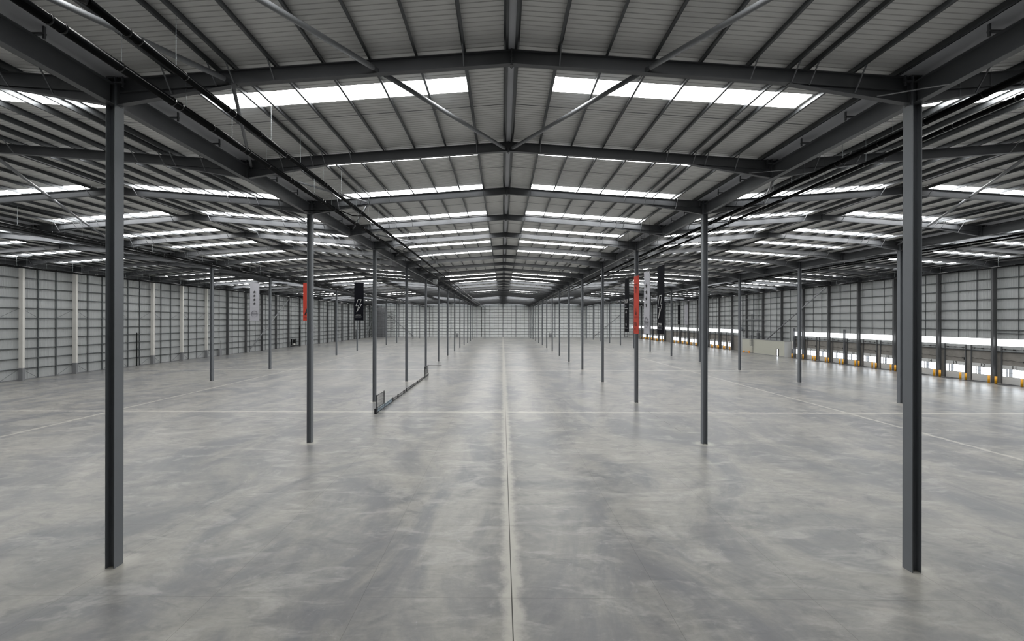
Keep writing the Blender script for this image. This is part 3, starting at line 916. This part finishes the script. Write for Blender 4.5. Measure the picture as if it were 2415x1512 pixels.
# ------------------------------------------------------------------ black barrier on the floor
root = thing('safety_barrier', 'low black safety barrier with taller end gates lying along the left of the central aisle', 'barrier', (-13.5, 42.0, 0))
Lb = 29.5
MB().box(-.03, .03, 0, Lb, .32, .37).box(-.03, .03, 0, Lb, .02, .07).build('rail', M['mesh_black'], root)
for yy in (8.5, 11.6, 13.0, 15.7, 17.2, 20.2, 22.8, 26.0):
    MB().box(-.05, .05, yy - .10, yy + .10, 0, .42).build('post', M['mesh_black'], root)
inf = MB()
q = 6.2
while q < Lb: inf.box(-.008, .008, q - .012, q + .012, .05, .34); q += .15
inf.build('bar_infill', M['mesh_black'], root)
MB().box(-.02, .02, .1, 6.0, .08, .45).build('base_panel', M['bluegrey'], root)
MB().box(-.05, .05, 5.8, 6.3, 0, .5).build('post', M['mesh_black'], root)
for y0, y1, nm in ((0.0, 2.7, 'near'), (25.8, 29.0, 'far')):
    g = MB().box(-.03, .03, y0, y1, .50, .56).box(-.03, .03, y0, y1, 1.82, 1.88).box(-.035, .035, y0, y0 + .09, 0 if y0 == 0 else .1, 1.92).box(-.035, .035, y1 - .09, y1, .1, 1.92)
    gt = g.build('gate_frame', M['mesh_black'], root)
    gi = MB(); yy = y0 + .2
    while yy < y1 - .1: gi.box(-.008, .008, yy - .01, yy + .01, .52, 1.85); yy += .16
    for zz in (.85, 1.2, 1.52): gi.box(-.006, .006, y0, y1, zz - .008, zz + .008)
    gi.build('gate_bars', M['mesh_black'], gt)
MB().box(-.05, 2.6, -.02, .02, 1.82, 1.86).build('cross_rail', M['mesh_black'], root)
MB().box(-.05, 2.4, 28.98, 29.02, 1.80, 1.84).build('cross_rail', M['mesh_black'], root)
MB().box(-.05, .9, -.05, .10, .44, .50).build('step_plate', M['mesh_black'], root)
MB().box(-.14, .10, -.35, .05, 0, .55).build('post', M['mesh_black'], root)

# ------------------------------------------------------------------ small wall fittings
def riser(x, y, z1, lab, r=.08):
    root = thing('riser_pipe', lab, 'pipe', (x, y, 0), 'riser pipes on the walls')
    MB().tube((0, 0, 0), (0, 0, z1), r, 8).build('pipe', M['black'], root)
    MB().tube((0, .3, 0), (0, .3, z1 * .98), r * .5, 8).build('conduit', M['steel'], root)
riser(-77.9, 84.4, 7.1, 'black riser pipe with red edge standing on the left wall beside the near-left column', .10)
root = thing('equipment_cabinet', 'dark cabinet on the left wall floor just behind the fourth far-left column', 'cabinet', (-77.7, 108.4, 0))
MB().box(0, .4, 0, .9, 0, 2.0).build('cabinet_body', M['grey_paint'], root)
MB().tube((.2, .7, 2.0), (.2, .7, 4.2), .06, 8).build('conduit', M['black'], root)
root = thing('pump_set', 'black pipework set with valve on the left wall beyond the diagonal brace', 'pipework', (-77.1, 145.0, 0))
MB().tube((0, 0, .8), (0, 0, 3.0), .22, 10).tube((0, 3.0, .8), (0, 3.0, 3.0), .22, 10).tube((0, 1.6, 1.3), (0, 1.6, 2.8), .3, 10).build('riser', M['black'], root)
MB().tube((0, -.6, .5), (0, 5.8, .5), .2, 10).build('header_pipe', M['black'], root)
MB().box(-.3, .3, 1.1, 2.1, .75, 1.3).build('valve', M['white_board'], root)
MB().tube((0, 5.6, .4), (0, 5.6, 7.6), .11, 8).build('conduit', M['black'], root)
MB().tube((0, -.5, 0), (0, -.5, 18.0), .10, 8).build('tall_riser', M['black'], root)
riser(-77.9, 186.7, 6.0, 'black riser pipe on the left wall, middle distance', .10)
riser(-77.9, 211.0, 5.0, 'black riser pipe on the left wall near the far corner', .12)
for x, nm in ((-27.6, 'left'), (28.6, 'right')):
    root = thing('door', 'small grey pedestrian door in the far end wall, %s of the centre' % nm, 'door', (x, Y1 - .3, 0))
    MB().box(-.65, .65, -.08, 0, 0, 2.3).build('door_leaf', M['grey_paint'], root)
    MB().box(-.8, -.66, -.05, 0, 0, 3.4).box(.66, .8, -.05, 0, 0, 3.4).build('door_frame', M['rail'], root)
root = thing('stair_tower', 'dark steel lattice tower in the far left corner', 'tower', (-76.6, 234.0, 0))
MB().box(0, 7.2, 2.0, 2.1, 0, 17.6).build('back_panel', M['grey_paint'], root)
lt = MB()
for q in range(12): lt.box(0, 7.2, 0, .1, .2 + q * 1.5, .42 + q * 1.5)
lt.build('cross_bars', M['steel'], root)
for xx in (0, 2.4, 5.0, 7.1): MB().box(xx - .15, xx + .15, -.1, .2, 0, 17.8).build('upright', M['steel'], root)
MB().prism([(-.1, -.1), (.1, -.1), (.1, .1), (-.1, .1)], (1.5, -.05, 16.5), (7, -.05, 13.0)).build('diagonal', M['steel'], root)
root = thing('lattice_mast', 'slim ladder-like lattice mast beside the dark tower in the far left corner', 'mast', (-66.5, 237.6, 0))
for xx in (0, 1.0): MB().box(xx - .06, xx + .06, -.06, .06, 0, 16.0).build('upright', M['steel'], root)
lt = MB()
for q in range(11): lt.box(-.6, 1.0, -.05, .05, 1.9 + q * 1.3, 2.1 + q * 1.3)
lt.build('cross_bars', M['steel'], root)
root = thing('lattice_mast', 'slim ladder-like lattice mast on the far end wall near its right corner', 'mast', (72.5, 237.6, 0))
for xx in (0, 1.6): MB().box(xx - .1, xx + .1, -.06, .06, 0, 17.5).build('upright', M['steel'], root)
lt = MB()
for q in range(13): lt.box(0, 1.6, -.05, .05, .6 + q * 1.3, .8 + q * 1.3)
lt.build('cross_bars', M['steel'], root)
root = thing('ceiling_unit', 'small pale box unit hung beside the left valley beam', 'unit heater', (-13.9, 80.5, 17.2))
MB().box(-.4, .4, -.4, .4, 0, .8).build('casing', M['clad'], root)
MB().tube((0, 0, .8), (0, 0, 2.1), .02, 6).build('hanger', M['galv_rod'], root)
